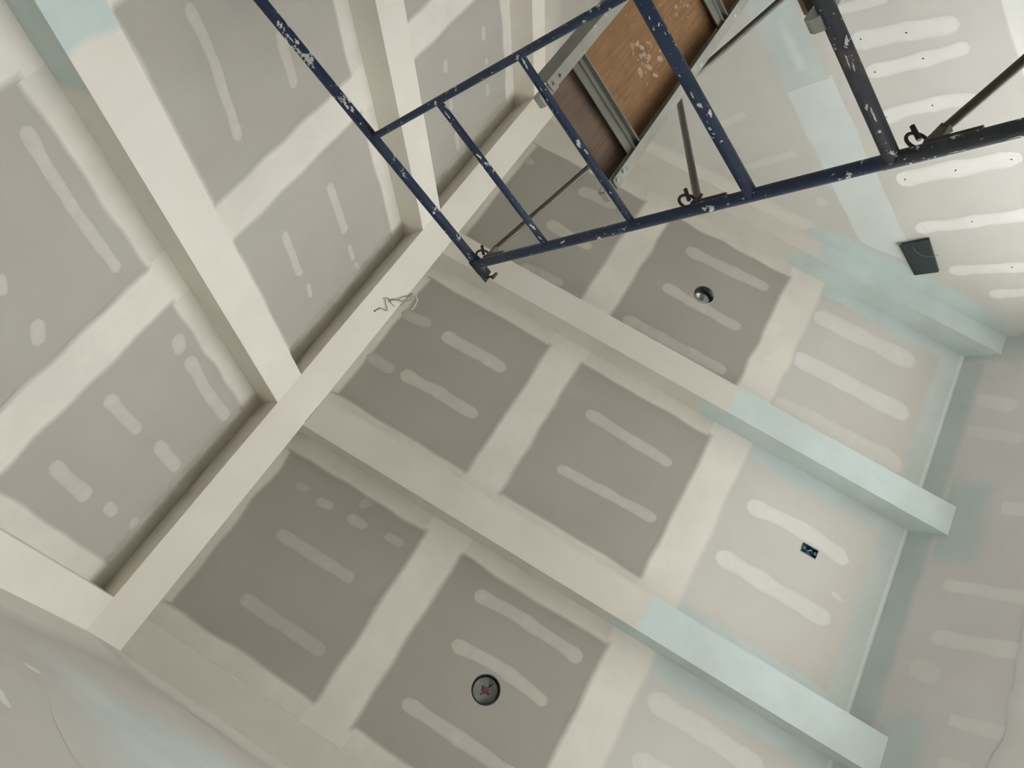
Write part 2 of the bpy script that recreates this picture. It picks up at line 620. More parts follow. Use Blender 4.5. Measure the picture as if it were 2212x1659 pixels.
window('window_1', WIN1, YW + 0.03, YW + 0.11, 3)
portal('daylight_portal_eave', ((WIN1[0] + WIN1[1]) / 2, YW + WT + 0.02, (WIN1[2] + WIN1[3]) / 2),
       (math.radians(-90), 0, 0), WIN1[1] - WIN1[0], WIN1[3] - WIN1[2])

# ------------------------------------------------------------------ drywall boards on the two slopes
CANS = [(0.500, 1.841, 0.078), (3.584, 1.828, 0.076)]
JBOX = (2.214, 3.155, 0.050, 0.030)           # u, v, half along the slope, half across

def panel_holed(S, u0, u1, v0, v1, hole):
    """board with a cut-out: ring of faces between the hole and the board edge"""
    cx = sum(h[0] for h in hole) / len(hole)
    cy = sum(h[1] for h in hole) / len(hole)
    hs = [(math.atan2(y - cy, x - cx), x, y) for x, y in hole]
    outer = []
    def edge(a):
        dx, dy = math.cos(a), math.sin(a)
        ks = []
        if dx > 1e-9: ks.append((u1 - cx) / dx)
        if dx < -1e-9: ks.append((u0 - cx) / dx)
        if dy > 1e-9: ks.append((v1 - cy) / dy)
        if dy < -1e-9: ks.append((v0 - cy) / dy)
        k = min(ks)
        return cx + dx * k, cy + dy * k
    angs = sorted(set([h[0] for h in hs] + [math.atan2(y - cy, x - cx) for x in (u0, u1) for y in (v0, v1)]))
    hs.sort()
    def inner(a):
        for i in range(len(hs)):
            a0, x0, y0 = hs[i]
            a1, x1, y1 = hs[(i + 1) % len(hs)]
            if i == len(hs) - 1:
                a1 += 2 * math.pi
            aa = a if a >= a0 else a + 2 * math.pi
            if a0 <= aa <= a1:
                dx, dy = math.cos(a), math.sin(a)
                den = dx * (y1 - y0) - dy * (x1 - x0)
                if abs(den) < 1e-12:
                    return x0, y0
                k = ((x0 - cx) * (y1 - y0) - (y0 - cy) * (x1 - x0)) / den
                return cx + dx * k, cy + dy * k
        return hs[0][1], hs[0][2]
    V, F = [], []
    n = len(angs)
    for lev in (0.0, -BT):
        for a in angs:
            V.append(S.pt(*inner(a), lev))
        for a in angs:
            V.append(S.pt(*edge(a), lev))
    for i in range(n):
        j = (i + 1) % n
        F.append((i, j, n + j, n + i))
        F.append((2 * n + i, 3 * n + i, 3 * n + j, 2 * n + j))
        F.append((i, 2 * n + i, 2 * n + j, j))
        F.append((n + i, n + j, 3 * n + j, 3 * n + i))
    return V, F

JV = (1.215, 2.445)                           # where the long board joints run, measured down the slope
panels = {}
for side, S, root, right in (('A', A_, ceil_r, True), ('B', B_, ceil_l, False)):
    for bi, (x0, x1) in enumerate(BAYS):
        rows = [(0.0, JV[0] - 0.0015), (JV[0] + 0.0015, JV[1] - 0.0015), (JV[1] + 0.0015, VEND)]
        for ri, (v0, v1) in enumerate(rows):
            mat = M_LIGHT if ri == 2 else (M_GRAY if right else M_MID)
            hole = None
            if right:
                for (cu, cv, cr) in CANS:
                    if x0 < cu < x1 and v0 < cv < v1:
                        hole = [(cu + cr * math.cos(k * math.pi / 16), cv + cr * math.sin(k * math.pi / 16)) for k in range(32)]
                if x0 < JBOX[0] < x1 and v0 < JBOX[1] < v1:
                    u, v, a, b = JBOX
                    hole = [(u - b, v - a), (u + b, v - a), (u + b, v + a), (u - b, v + a)]
            if hole:
                g = panel_holed(S, x0, x1, v0, v1, hole)
            else:
                g = S.box(x0, x1, v0, v1, -BT, 0.0)
            panels[(side, bi, ri)] = fix_normals(obj('drywall_panel', *g, mat, root))

# long taped joints, corner coats beside the beams, ridge and eave
CW = 0.125
sd = 100
for side, S, root, right in (('A', A_, ceil_r, True), ('B', B_, ceil_l, False)):
    gr = 'grey' if right else 'mid'
    for bi, (x0, x1) in enumerate(BAYS):
        hws = (0.135, 0.145)
        for ji, jv in enumerate(JV):
            sd += 1
            hw = hws[ji]
            op = (0.88 if right else 0.93) if ji == 0 else 0.96
            fl = lambda u, v: u < x0 + CW * 0.8 or u > x1 - CW * 0.8
            patch(S, 'joint_strip', x0, x1, jv - hw, jv, coat('cream', gr), root, (0, 0, 0.035, 0), (0, 0, 0.008, 0), op, 0.0012, sd, full=fl)
            patch(S, 'joint_strip', x0, x1, jv, jv + hw, coat('cream', 'pale' if ji else gr), root, (0, 0, 0, 0.035), (0, 0, 0, 0.008), op, 0.0012, sd + 900,
                  full=None if ji else fl)
        rows = ((0.0, JV[0] - hws[0] + 0.03), (JV[0] + hws[0] - 0.03, JV[1] - hws[1] + 0.03), (JV[1] + hws[1] - 0.06, VEND))
        for ri, (va, vb) in enumerate(rows):
            k = coat('blue', 'pale') if ri == 2 else coat('cream', gr)
            o_ = 0.8 if ri == 2 else 0.74
            f = (lambda u, v: v < 0.12) if ri == 0 else ((lambda u, v: v > VEND - 0.16) if ri == 2 else None)
            sd += 2
            patch(S, 'corner_strip', x0, x0 + CW, va, vb, k, root, (0, 0.024, 0, 0), (0, 0.009, 0, 0), o_, 0.0007, sd, full=f)
            patch(S, 'corner_strip', x1 - CW, x1, va, vb, k, root, (0.024, 0, 0, 0), (0.009, 0, 0, 0), o_, 0.0007, sd + 1, full=f)
        sd += 1
        patch(S, 'ridge_strip', x0, x1, 0.0, 0.15, coat('cream', gr), root, (0, 0, 0, 0.025), (0, 0, 0, 0.009), 0.70, 0.0004, sd)
        patch(S, 'eave_strip', x0, x1, VEND - 0.19, VEND, coat('blue', 'pale'), root, (0, 0, 0.06, 0), (0, 0, 0.010, 0), 0.7, 0.0005, sd + 500)
        patch(S, 'corner_bead', x0, x1, VEND - 0.030, VEND - 0.006, coat('white', 'blue'), root, (0, 0, 0.008, 0.008), (0, 0, 0.002, 0.002), 0.38, 0.0010, sd + 800)

A_STRIPS = [
     ([[2.25, 0.439], [2.249, 0.94]], 0.104, 0.5),
     ([[1.851, 0.375], [1.865, 0.668], [1.86, 0.957]], 0.097, 0.45),
     ([[2.233, 0.124], [2.265, 0.345]], 0.093, 0.3),
     ([[1.838, 0.123], [1.838, 0.338]], 0.091, 0.3),
     ([[2.281, 1.527], [2.254, 2.177]], 0.088, 0.45),
     ([[1.841, 1.552], [1.87, 2.234]], 0.081, 0.45),
     ([[2.28, 2.693], [2.316, 3.03], [2.288, 3.377]], 0.12, 0.6),
     ([[1.881, 2.653], [1.872, 3.418]], 0.121, 0.55),
     ([[3.483, 0.562], [3.468, 0.955]], 0.11, 0.42),
     ([[3.909, 0.612], [3.93, 0.944]], 0.119, 0.38),
     ([[3.037, 0.599], [3.073, 0.934]], 0.096, 0.35),
     ([[3.917, 0.134], [3.92, 0.216]], 0.074, 0.3),
     ([[3.878, 1.541], [3.919, 2.22]], 0.115, 0.45),
     ([[3.48, 1.532], [3.475, 1.78], [3.470, 2.173]], 0.100, 0.45),
     ([[3.07, 1.411], [3.084, 2.22]], 0.101, 0.4),
     ([[3.912, 2.59], [3.937, 3.374]], 0.164, 0.4),
     ([[3.484, 2.573], [3.499, 3.454]], 0.161, 0.5),
     ([[3.055, 2.576], [3.097, 3.487]], 0.172, 0.3),
     ([[0.607, 0.365], [0.607, 0.901]], 0.081, 0.3),
     ([[0.216, 0.427], [0.208, 0.996]], 0.084, 0.25),
     ([[0.875, 0.437], [0.896, 0.554]], 0.071, 0.3),
     ([[0.893, 0.648], [0.9, 0.79]], 0.07, 0.3),
     ([[0.916, 0.893], [0.923, 1.023]], 0.064, 0.25),
     ([[0.974, 0.672], [1.062, 0.72]], 0.063, 0.2),
     ([[0.895, 0.282], [0.901, 0.371]], 0.049, 0.2),
     ([[0.909, 1.516], [0.925, 1.862], [0.905, 2.228]], 0.088, 0.45),
     ([[0.61, 1.549], [0.636, 1.874], [0.604, 2.167]], 0.083, 0.45),
     ([[0.224, 1.481], [0.224, 1.865], [0.21, 2.185]], 0.085, 0.45),
     ([[0.928, 2.629], [0.93, 2.979], [0.912, 3.351]], 0.131, 0.4),
     ([[0.615, 2.686], [0.652, 3.15]], 0.11, 0.35),
     ([[2.05, 3.36], [2.03, 3.44]], 0.04, 0.4),
]
B_STRIPS = [
     ([[0.193, 0.926], [0.171, 0.574]], 0.081, 0.4),
     ([[0.553, 0.975], [0.549, 0.627]], 0.075, 0.4),
     ([[0.571, 0.491], [0.557, 0.191]], 0.084, 0.4),
     ([[0.967, 0.758], [0.942, 0.506], [0.944, 0.152]], 0.081, 0.42),
     ([[0.986, 0.927], [0.951, 0.799]], 0.096, 0.42),
     ([[0.201, 0.458], [0.189, 0.339]], 0.076, 0.4),
     ([[0.179, 0.185], [0.244, 0.159]], 0.101, 0.35),
     ([[0.975, 2.173], [0.95, 1.85], [0.944, 1.431]], 0.061, 0.4),
     ([[0.586, 1.796], [0.539, 1.713]], 0.05, 0.4),
     ([[0.568, 1.542], [0.502, 1.435]], 0.075, 0.42),
     ([[2.2, 0.895], [2.204, 0.49]], 0.07, 0.4),
     ([[1.793, 0.886], [1.78, 0.541]], 0.062, 0.4),
     ([[2.196, 0.396], [2.194, 0.252]], 0.045, 0.4),
     ([[1.804, 0.44], [1.791, 0.32]], 0.042, 0.4),
     ([[2.197, 0.232], [2.218, 0.126]], 0.034, 0.35),
     ([[1.803, 2.17], [1.81, 1.909], [1.77, 1.51]], 0.062, 0.4),
     ([[2.21, 1.827], [2.186, 1.518]], 0.07, 0.4),
     ([[3.417, 0.916], [3.412, 0.82]], 0.06, 0.4),
     ([[3.875, 0.881], [3.876, 0.77]], 0.055, 0.4),
     ([[3.881, 0.639], [3.885, 0.582]], 0.044, 0.4),
     ([[3.866, 0.447], [3.863, 0.341]], 0.048, 0.4),
     ([[3.42, 0.35], [3.439, 0.173]], 0.055, 0.4),
     ([[3.416, 0.636], [3.416, 0.526]], 0.051, 0.35),
]
G_STRIPS = [
     ([[1.853, 3.575], [1.909, 3.295], [1.974, 3.019]], 0.125, 0.8),
     ([[2.065, 3.564], [2.102, 3.259], [2.119, 3.01]], 0.102, 0.8),
     ([[2.386, 3.593], [2.385, 3.323], [2.435, 3.055]], 0.104, 0.75),
     ([[2.849, 3.639], [2.871, 2.991]], 0.135, 0.85),
     ([[3.255, 3.671], [3.315, 2.768]], 0.109, 0.8),
     ([[3.657, 3.579], [3.747, 2.853]], 0.097, 0.75),
     ([[3.918, 3.399], [3.94, 2.891]], 0.091, 0.75),
     ([[1.646, 3.567], [1.694, 3.295]], 0.069, 0.6),
     ([[2.096, 4.698], [2.06, 4.364]], 0.068, 0.35),
     ([[2.455, 4.564], [2.452, 4.169]], 0.065, 0.35),
     ([[2.86, 4.21], [2.90, 4.13]], 0.10, 0.35),
     ([[2.15, 5.299], [2.144, 5.18]], 0.053, 0.25),
]
W_STRIPS = [
     ([[2.354, 3.348], [2.35, 2.684]], 0.098, 0.5),
     ([[2.013, 3.33], [2.047, 2.642]], 0.117, 0.5),
     ([[1.834, 3.398], [1.772, 3.225]], 0.159, 0.3),
     ([[1.579, 3.406], [1.582, 2.724]], 0.083, 0.4),
     ([[3.816, 3.551], [3.729, 3.201]], 0.14, 0.35),
     ([[3.544, 3.55], [3.459, 3.122]], 0.112, 0.3),
     ([[2.938, 3.284], [2.919, 2.763]], 0.111, 0.5),
     ([[1.329, 3.222], [1.37, 2.982]], 0.07, 0.3),
]
N_STRIPS = [
     ([[0.512, 3.414], [0.522, 3.271]], 0.027, 0.5),
     ([[0.663, 3.873], [0.685, 3.821]], 0.069, 0.4),
]
def bay_of(u, v):
    for bi, (x0, x1) in enumerate(BAYS):
        if x0 <= u <= x1:
            return bi, 0 if v < JV[0] else (1 if v < JV[1] else 2)
for key, S, lst in (('A', A_, A_STRIPS), ('B', B_, B_STRIPS)):
    for i, (pts, w, op) in enumerate(lst):
        bi, ri = bay_of(*pts[0])
        mat = coat('white', 'pale') if ri == 2 else coat('cream', 'grey' if key == 'A' else 'mid')
        strip(S, 'screw_strip', pts, w, op * (0.95 if ri == 2 else (0.72 if key == 'A' else 0.85)), mat, panels[(key, bi, ri)], 1000 + i + (500 if key == 'B' else 0))

# gable wall at the far end: taped level joint, rake coat, stud lines
def rake(u):                                   # underside of the end beam as seen on the gable
    return slope_pt(u, True, DB) if u > YC else slope_pt(u, False, DB)
for i, (pts, w, op) in enumerate(G_STRIPS):
    strip(G_, 'screw_strip', pts, w, op, coat('white' if pts[0][1] < 3.9 else 'cream', 'pale'), wall_far, 2000 + i)
patch(G_, 'joint_strip', -1.5, 2.02, 3.76, 4.05, coat('blue', 'pale'), wall_far, (0, 0.008, 0.015, 0.02), (0, 0.004, 0.006, 0.006), 0.62, 0.0010, 31)
patch(G_, 'joint_strip', 2.00, 3.55, 3.74, 4.06, coat('haze', 'pale'), wall_far, (0.008, 0.05, 0.015, 0.02), (0.004, 0.01, 0.006, 0.006), 0.85, 0.0008, 32)
patch(G_, 'joint_strip', 1.5, 1.92, 3.85, 3.93, coat('white', 'blue'), wall_far, (0.15, 0.04, 0.035, 0.035), (0, 0, 0.004, 0.004), 0.3, 0.0014, 33)
patch(G_, 'joint_strip', -1.5, YW, 2.55, 2.83, coat('white', 'pale'), wall_far, (0, 0, 0.02, 0.015), (0, 0, 0.003, 0.003), 0.9, 0.0010, 34)
def rake_strip(S, u0, u1, w, mat, parent, op, seed, n=0.0009, fe=0.06, right=True):
    rng = random.Random(seed)
    wv = wave(rng, 0.02)
    k = max(4, int(abs(u1 - u0) / 0.05))
    V, F, fac = [], [], []
    for i in range(k + 1):
        u = u0 + (u1 - u0) * i / k
        top = slope_pt(u, right, DB - 0.02)
        e = min(1.0, min(i, k - i) / 2.0 * 0.7 + 0.3)
        for j, (q, f) in enumerate(((0, 1), (0.6, 1), (1 - fe / w, 0.9), (1 - 0.3 * fe / w, 0.35), (1, 0))):
            V.append(S.pt(u, top - (w + wv(u)) * q, n))
            fac.append(f * op * e)
    for i in range(k):
        for j in range(4):
            F.append((i * 5 + j, i * 5 + j + 1, (i + 1) * 5 + j + 1, (i + 1) * 5 + j))
    return obj('rake_strip', V, F, mat, parent, fac)
rake_strip(G_, YC, 3.12, 0.20, coat('cream', 'pale'), wall_far, 0.62, 41)
rake_strip(G_, 3.08, YW, 0.25, coat('blue', 'pale'), wall_far, 0.85, 42, 0.0011)
rake_strip(G_, YB, YC, 0.20, coat('cream', 'pale'), wall_far, 0.6, 43, right=False)
# eave wall in view
for i, (pts, w, op) in enumerate(W_STRIPS):
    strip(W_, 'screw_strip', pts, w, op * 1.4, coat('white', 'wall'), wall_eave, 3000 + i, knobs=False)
ZE = slope_pt(YW, True)
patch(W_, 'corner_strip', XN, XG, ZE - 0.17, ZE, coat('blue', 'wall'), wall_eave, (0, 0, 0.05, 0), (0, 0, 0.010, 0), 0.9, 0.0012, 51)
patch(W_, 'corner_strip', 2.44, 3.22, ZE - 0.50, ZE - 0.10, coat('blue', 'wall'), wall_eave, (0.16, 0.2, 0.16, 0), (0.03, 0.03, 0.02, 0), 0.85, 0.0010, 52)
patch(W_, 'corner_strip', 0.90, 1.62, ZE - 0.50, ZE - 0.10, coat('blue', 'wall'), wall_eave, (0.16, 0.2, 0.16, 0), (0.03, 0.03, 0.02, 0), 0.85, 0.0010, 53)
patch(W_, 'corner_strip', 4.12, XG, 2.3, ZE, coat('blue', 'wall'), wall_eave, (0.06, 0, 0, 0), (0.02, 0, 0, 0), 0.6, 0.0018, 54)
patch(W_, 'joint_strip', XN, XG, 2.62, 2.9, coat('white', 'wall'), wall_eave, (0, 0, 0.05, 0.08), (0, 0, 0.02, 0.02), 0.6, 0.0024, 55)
# near gable beside the camera
for i, (pts, w, op) in enumerate(N_STRIPS):
    strip(N_, 'screw_strip', pts, w, op, coat('white', 'near'), wall_near, 3100 + i, knobs=False)
rake_strip(N_, YC, YW, 0.75, coat('cream', 'near'), wall_near, 0.55, 61, fe=0.25)
rake_strip(N_, YB, YC, 0.75, coat('cream', 'near'), wall_near, 0.55, 62, fe=0.25, right=False)
patch(N_, 'joint_strip', 0.66, 2.6, 2.9, 4.5, coat('blue', 'near'), wall_near, (0.3, 0.3, 0.3, 0.6), (0.04, 0.02, 0.03, 0.03), 0.6, 0.0005, 63)

# ------------------------------------------------------------------ boxed beams
ridge = thing('ridge_beam', 'long boxed ridge beam along the peak between the two ceiling slopes', 'beam', (XN, YC, HR))
fix_normals(obj('soffit_board', *box(XN, XG, Y0, Y1, HR, HR + BT), M_MUD, ridge))
obj('side_board', *box(XN, XG, Y0, Y0 + BT, HR + BT, HO + 0.06), M_MUD, ridge)
obj('side_board', *box(XN, XG, Y1 - BT, Y1, HR + BT, HO + 0.06), M_MUD, ridge)

LBL = {
 ('A', 0): 'boxed sloping beam along the near gable wall, right of the ridge beam',
 ('A', 1): 'long boxed sloping beam with blue lower end, between the two recessed light cans\' rows, lower of two free-standing ones',
 ('A', 2): 'long boxed sloping beam with pale blue end running out from behind the scaffold top corner',
 ('A', 3): 'boxed sloping beam against the far gable wall, below the plywood scaffold deck',
 ('B', 0): 'boxed sloping beam at the left picture edge along the near gable wall',
 ('B', 1): 'wide cream boxed beam on left slope with a blue patch at its top end',
 ('B', 2): 'cream boxed beam on left slope passing behind the blue scaffold bars',
 ('B', 3): 'narrow boxed beam on left slope against the far gable, beside the deck rail',
}
LBL[('A', 1)] = 'long boxed sloping beam with blue lower end, nearer the round can with grey plate'
def side_surf(right, x, outward):
    S = A_ if right else B_
    return Surf(S.pt(x, 0, 0), S.V, -S.N, (outward, 0, 0))
for side, right in (('A', True), ('B', False)):
    ya, yb = (Y1, YW) if right else (Y0, YB)
    S, SS = (A_, AS) if right else (B_, BS)
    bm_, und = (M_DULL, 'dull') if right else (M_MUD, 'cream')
    for i, (x0, x1) in enumerate(BEAMS):
        base = (x0 if i else x1, ya, HR)
        t = thing('ceiling_beam', LBL[(side, i)], 'beam', ((x0 + x1) / 2, yb, slope_pt(yb, right, DB)), 'boxed beams across the two slopes')
        fix_normals(obj('soffit_board', *slab(x0, x1, ya, yb, right, DB - BT, DB), bm_, t))
        if i > 0:
            fix_normals(obj('side_board', *slab(x0, x0 + BT, ya, yb, right, -0.002, DB - BT), bm_, t))
        if i < 3:
            fix_normals(obj('side_board', *slab(x1 - BT, x1, ya, yb, right, -0.002, DB - BT), bm_, t))
        ve = abs(yb - ya) / CA
        vs0 = {('A', 1): 2.22, ('A', 2): 2.15, ('A', 3): 2.25, ('A', 0): 2.3}.get((side, i), 2.21)
        patch(SS, 'blue_coat', x0, x1, vs0, ve, coat('blue', und), t, (0, 0, 0.035, 0), (0, 0, 0.02, 0), 0.93, 0.0005, 700 + i + (10 if right else 0))
        if i > 0:
            patch(side_surf(right, x0, -1), 'blue_coat', vs0 - 0.02, ve + 0.12, -DB, 0.0, coat('blue', und), t, (0.06, 0, 0, 0), (0.02, 0, 0, 0), 0.93, 0.0006, 720 + i + (10 if right else 0))
# hairline cracks where two boxes meet
cr = [(1.19, 1.494), (1.22, 1.4955), (1.25, 1.4945), (1.275, 1.496), (1.30, 1.4955), (1.33, 1.497)]
obj('crack', *path_geo([(x, y, HR - 0.0005) for x, y in cr], 0.0016, 5), M_CRACK, ridge)

# ------------------------------------------------------------------ fittings in the right slope
def ring_geo(S, cu, cv, r0, r1, n0, n1, seg=32):
    V, F = [], []
    for r, n in ((r0, n0), (r1, n1)):
        for k in range(seg):
            a = 2 * math.pi * k / seg
            V.append(S.pt(cu + r * math.cos(a), cv + r * math.sin(a), n))
    for k in range(seg):
        j = (k + 1) % seg
        F.append((k, j, seg + j, seg + k))
    return V, F
def disc_geo(S, cu, cv, r, n, seg=32):
    return [S.pt(cu + r * math.cos(2 * math.pi * k / seg), cv + r * math.sin(2 * math.pi * k / seg), n) for k in range(seg)], [tuple(range(seg))]

for i, (cu, cv, cr_) in enumerate(CANS):
    lab = ('round recessed light can with a grey plate and dark red socket, lower centre' if i == 0 else
           'round recessed light can with shiny metal inside, on the bay below the scaffold leg')
    t = thing('recessed_light', lab, 'recessed light', A_.pt(cu, cv, 0), 'recessed light cans in the right slope')
    r = cr_ - 0.003
    dep = 0.042 if i == 0 else 0.085
    shade_auto(obj('can', *join([ring_geo(A_, cu, cv, r, r, 0.002, -dep - 0.02), ring_geo(A_, cu, cv, r, r + 0.006, 0.002, 0.0),
                                 ring_geo(A_, cu, cv, r + 0.006, r + 0.003, 0.0, -dep - 0.02)]), M_CAN if i else M_CANDK, t))
    if i == 0:
        pl = obj('plate', *join([disc_geo(A_, cu, cv, r - 0.006, -dep), ring_geo(A_, cu, cv, r - 0.006, r - 0.008, -dep, -dep - 0.012)]), M_CANIN, t)
        shade_auto(obj('socket', *join([ring_geo(A_, cu, cv, 0.0165, 0.0165, -dep, -dep + 0.010), disc_geo(A_, cu, cv, 0.0165, -dep + 0.010)]), M_RED, pl))
        for a, r0, r1 in ((0.35, 0.024, 0.052), (0.35 + math.pi, 0.022, 0.036), (0.35 + math.pi / 2, 0.019, 0.029), (0.35 - math.pi / 2, 0.019, 0.029)):
            d = Vector((math.cos(a), math.sin(a)))
            e = Vector((-d.y, d.x)) * 0.0030
            q = [d * r0 + e, d * r1 + e, d * r1 - e, d * r0 - e]
            obj('slot', [A_.pt(cu + p.x, cv + p.y, -dep + 0.0008) for p in q], [(0, 1, 2, 3)], M_BLACK, pl)
    else:
        shade_auto(obj('baffle', *join([ring_geo(A_, cu, cv, r - 0.002, r - 0.013, -0.050, -0.056), ring_geo(A_, cu, cv, r - 0.013, r - 0.013, -0.056, -0.066)]), M_CANDK, t))
        shade_auto(obj('reflector', *join([ring_geo(A_, cu, cv, r - 0.010, 0.03, -0.064, -dep), disc_geo(A_, cu, cv, 0.03, -dep)]), M_CAN, t))
        shade_auto(obj('socket', *join([ring_geo(A_, cu, cv, 0.013, 0.013, -dep, -dep + 0.02), disc_geo(A_, cu, cv, 0.013, -dep + 0.02)]), M_CANIN, t))

u, v, a, b = JBOX
t = thing('junction_box', 'small blue plastic junction box let into the pale lower board', 'junction box', A_.pt(u, v, 0))
e = 0.0025
fr = []
for (u0, u1, v0, v1) in ((u - b, u + b, v - a, v - a + e), (u - b, u + b, v + a - e, v + a), (u - b, u - b + e, v - a + e, v + a - e), (u + b - e, u + b, v - a + e, v + a - e)):
    fr.append(A_.box(u0, u1, v0, v1, -0.045, 0.006))
fr.append(A_.box(u - b, u + b, v - a, v + a, -0.048, -0.045))
obj('box_body', *join(fr), M_BOXB, t)
for s in (-1, 1):
    g = A_.box(u - 0.010, u + 0.010, v + s * (a - 0.014) - 0.008, v + s * (a - 0.014) + 0.008, -0.02, 0.004)
    obj('screw_tab', *g, M_BOXB, t)
obj('cable_clamp', *A_.box(u - 0.020, u - 0.004, v - 0.012, v + 0.02, -0.044, -0.012), M_BOXD, t)
obj('cable', *path_geo(smooth_path([A_.pt(u + 0.012, v - 0.03, -0.04), A_.pt(u, v - 0.008, -0.012), A_.pt(u + 0.014, v + 0.012, -0.008), A_.pt(u - 0.006, v + 0.03, -0.02)]), 0.0035), metal_mat('pale_blue_sheath', (0.25, 0.36, 0.42), 0.5, 0.0), t)

# ------------------------------------------------------------------ dark square panel on the far gable
t = thing('wall_panel', 'dark charcoal square panel on the far gable wall with a painted curved reflection', 'wall panel', G_.pt(3.5, 3.68, 0))
y0_, y1_, z0_, z1_ = 3.352, 3.642, 3.618, 3.808
Vp = [G_.pt(3.352, 3.800), G_.pt(3.345, 3.604), G_.pt(3.640, 3.632), G_.pt(3.640, 3.790)]
Vq = [p + G_.N * 0.022 for p in Vp]
fix_normals(obj('face', Vp + Vq, [(0, 1, 2, 3), (7, 6, 5, 4), (0, 4, 5, 1), (1, 5, 6, 2), (2, 6, 7, 3), (3, 7, 4, 0)], M_PLATE, t))
arc = []
for k in range(15):
    q = k / 14
    ang = math.radians(-8 + 118 * q)
    arc.append(G_.pt(3.40 + 0.095 * math.sin(ang) * 1.0, 3.618 + 0.098 * math.cos(ang) * 1.0 + 0.0, 0.0225))
obj('arc_reflection', *path_geo(arc, 0.0016, 6), M_ARC, t)  # reflection in the panel face, drawn as a thin grey arc
obj('torn_lip', *join([tube_geo(G_.pt(3.352, 3.812, 0.012), G_.pt(3.349, 3.782, 0.014), 0.005, 8)]), M_BOLT, t)

# ------------------------------------------------------------------ loose wire on the ridge beam
def wire(nm, pts, dz, r, mat, parent):
    P = [(x, y, HR + z) for (x, y), z in zip(pts, dz)]
    return shade_auto(obj(nm, *path_geo(smooth_path(P, 6), r, 7), mat, parent), 80)
t = thing('loose_wire', 'tangle of thin grey wire hanging off the ridge beam edge', 'wire', (2.02, 1.39, HR))
wire('wire_end', [(2.021, 1.390), (2.032, 1.393), (2.065, 1.409), (2.073, 1.437), (2.09, 1.445), (2.12, 1.396), (2.144, 1.394), (2.147, 1.418), (2.141, 1.437), (2.142, 1.468)],
     [0.01, -.006, -.008, -.01, -.01, -.012, -.012, -.012, -.012, -.012], 0.0026, M_WIRE, t)
wire('wire_loop', [(2.14, 1.42), (2.164, 1.43), (2.187, 1.457), (2.207, 1.485), (2.234, 1.503), (2.266, 1.499), (2.293, 1.509), (2.307, 1.539)],
     [-.012] * 6 + [0.0, 0.02], 0.0028, M_WIRE, t)
wire('wire_loop', [(2.138, 1.435), (2.145, 1.42), (2.189, 1.455), (2.233, 1.472), (2.263, 1.497), (2.269, 1.524), (2.23, 1.511)],
     [-.014] * 7, 0.0026, M_WIRE, t)
wire('wire_loop', [(2.181, 1.498), (2.239, 1.503), (2.287, 1.499), (2.32, 1.522)], [-.01, -.008, -.006, 0.01], 0.0024, M_WIRE, t)
wire('cable_loop', [(2.32, 1.522), (2.314, 1.542), (2.301, 1.563), (2.279, 1.572), (2.243, 1.579), (2.224, 1.577)],
     [0.0, -.004, -.006, -.006, -.004, 0.0], 0.0042, M_WIREW, t)
obj('hole', [(2.021 + 0.006 * math.cos(k * math.pi / 6), 1.39 + 0.006 * math.sin(k * math.pi / 6), HR - 0.0007) for k in range(12)], [tuple(range(12))], M_BLACK, t)

# ------------------------------------------------------------------ scaffold
XS, XF = 1.95, 1.95 + 2.134                     # the two frame planes, a seven foot bay apart
YL, YI, YO = 1.193, 0.447, 1.193 - 1.524        # leg, inner post, other leg
RT, RR = 0.0222, 0.0150
ZT = 2.89 + CAM_H
Z1, Z2, Z3, Z4 = 2.389 + CAM_H, 1.901 + CAM_H, 1.39 + CAM_H, 0.938 + CAM_H
PIN_HI, PIN_LO, PIN_C = 2.84 + CAM_H, 1.63 + CAM_H, 0.847 + CAM_H

def lock(parent, x, y, z, mat):
    """drop-lock stud that holds the end of a cross brace"""
    st = tube('brace_stud', (x, y, z), (x + 0.085, y, z), 0.008, mat, parent, 10)
    ringp = []
    e1, e2 = Vector((1, 0, 0)), Vector((0, 0.72, -0.69))
    cc = Vector((x + 0.046, y - 0.012, z + 0.034))
    for k in range(20):
        a = 2 * math.pi * k / 20
        ringp.append(cc + e1 * (0.029 * math.cos(a)) + e2 * (0.032 * math.sin(a)))
    shade_auto(obj('lock_ring', *path_geo(ringp, 0.0055, 8, True), mat, parent), 80)
    shade_auto(obj('lock_plate', *join([box(x + 0.022, x + 0.034, y - 0.016, y + 0.006, z - 0.135, z + 0.01)]), mat, parent), 30)
    shade_auto(obj('lock_pin', *tube_geo((x + 0.05, y - 0.012, z + 0.03), (x + 0.088, y - 0.038, z + 0.05), 0.0075, 10), mat, parent), 40)

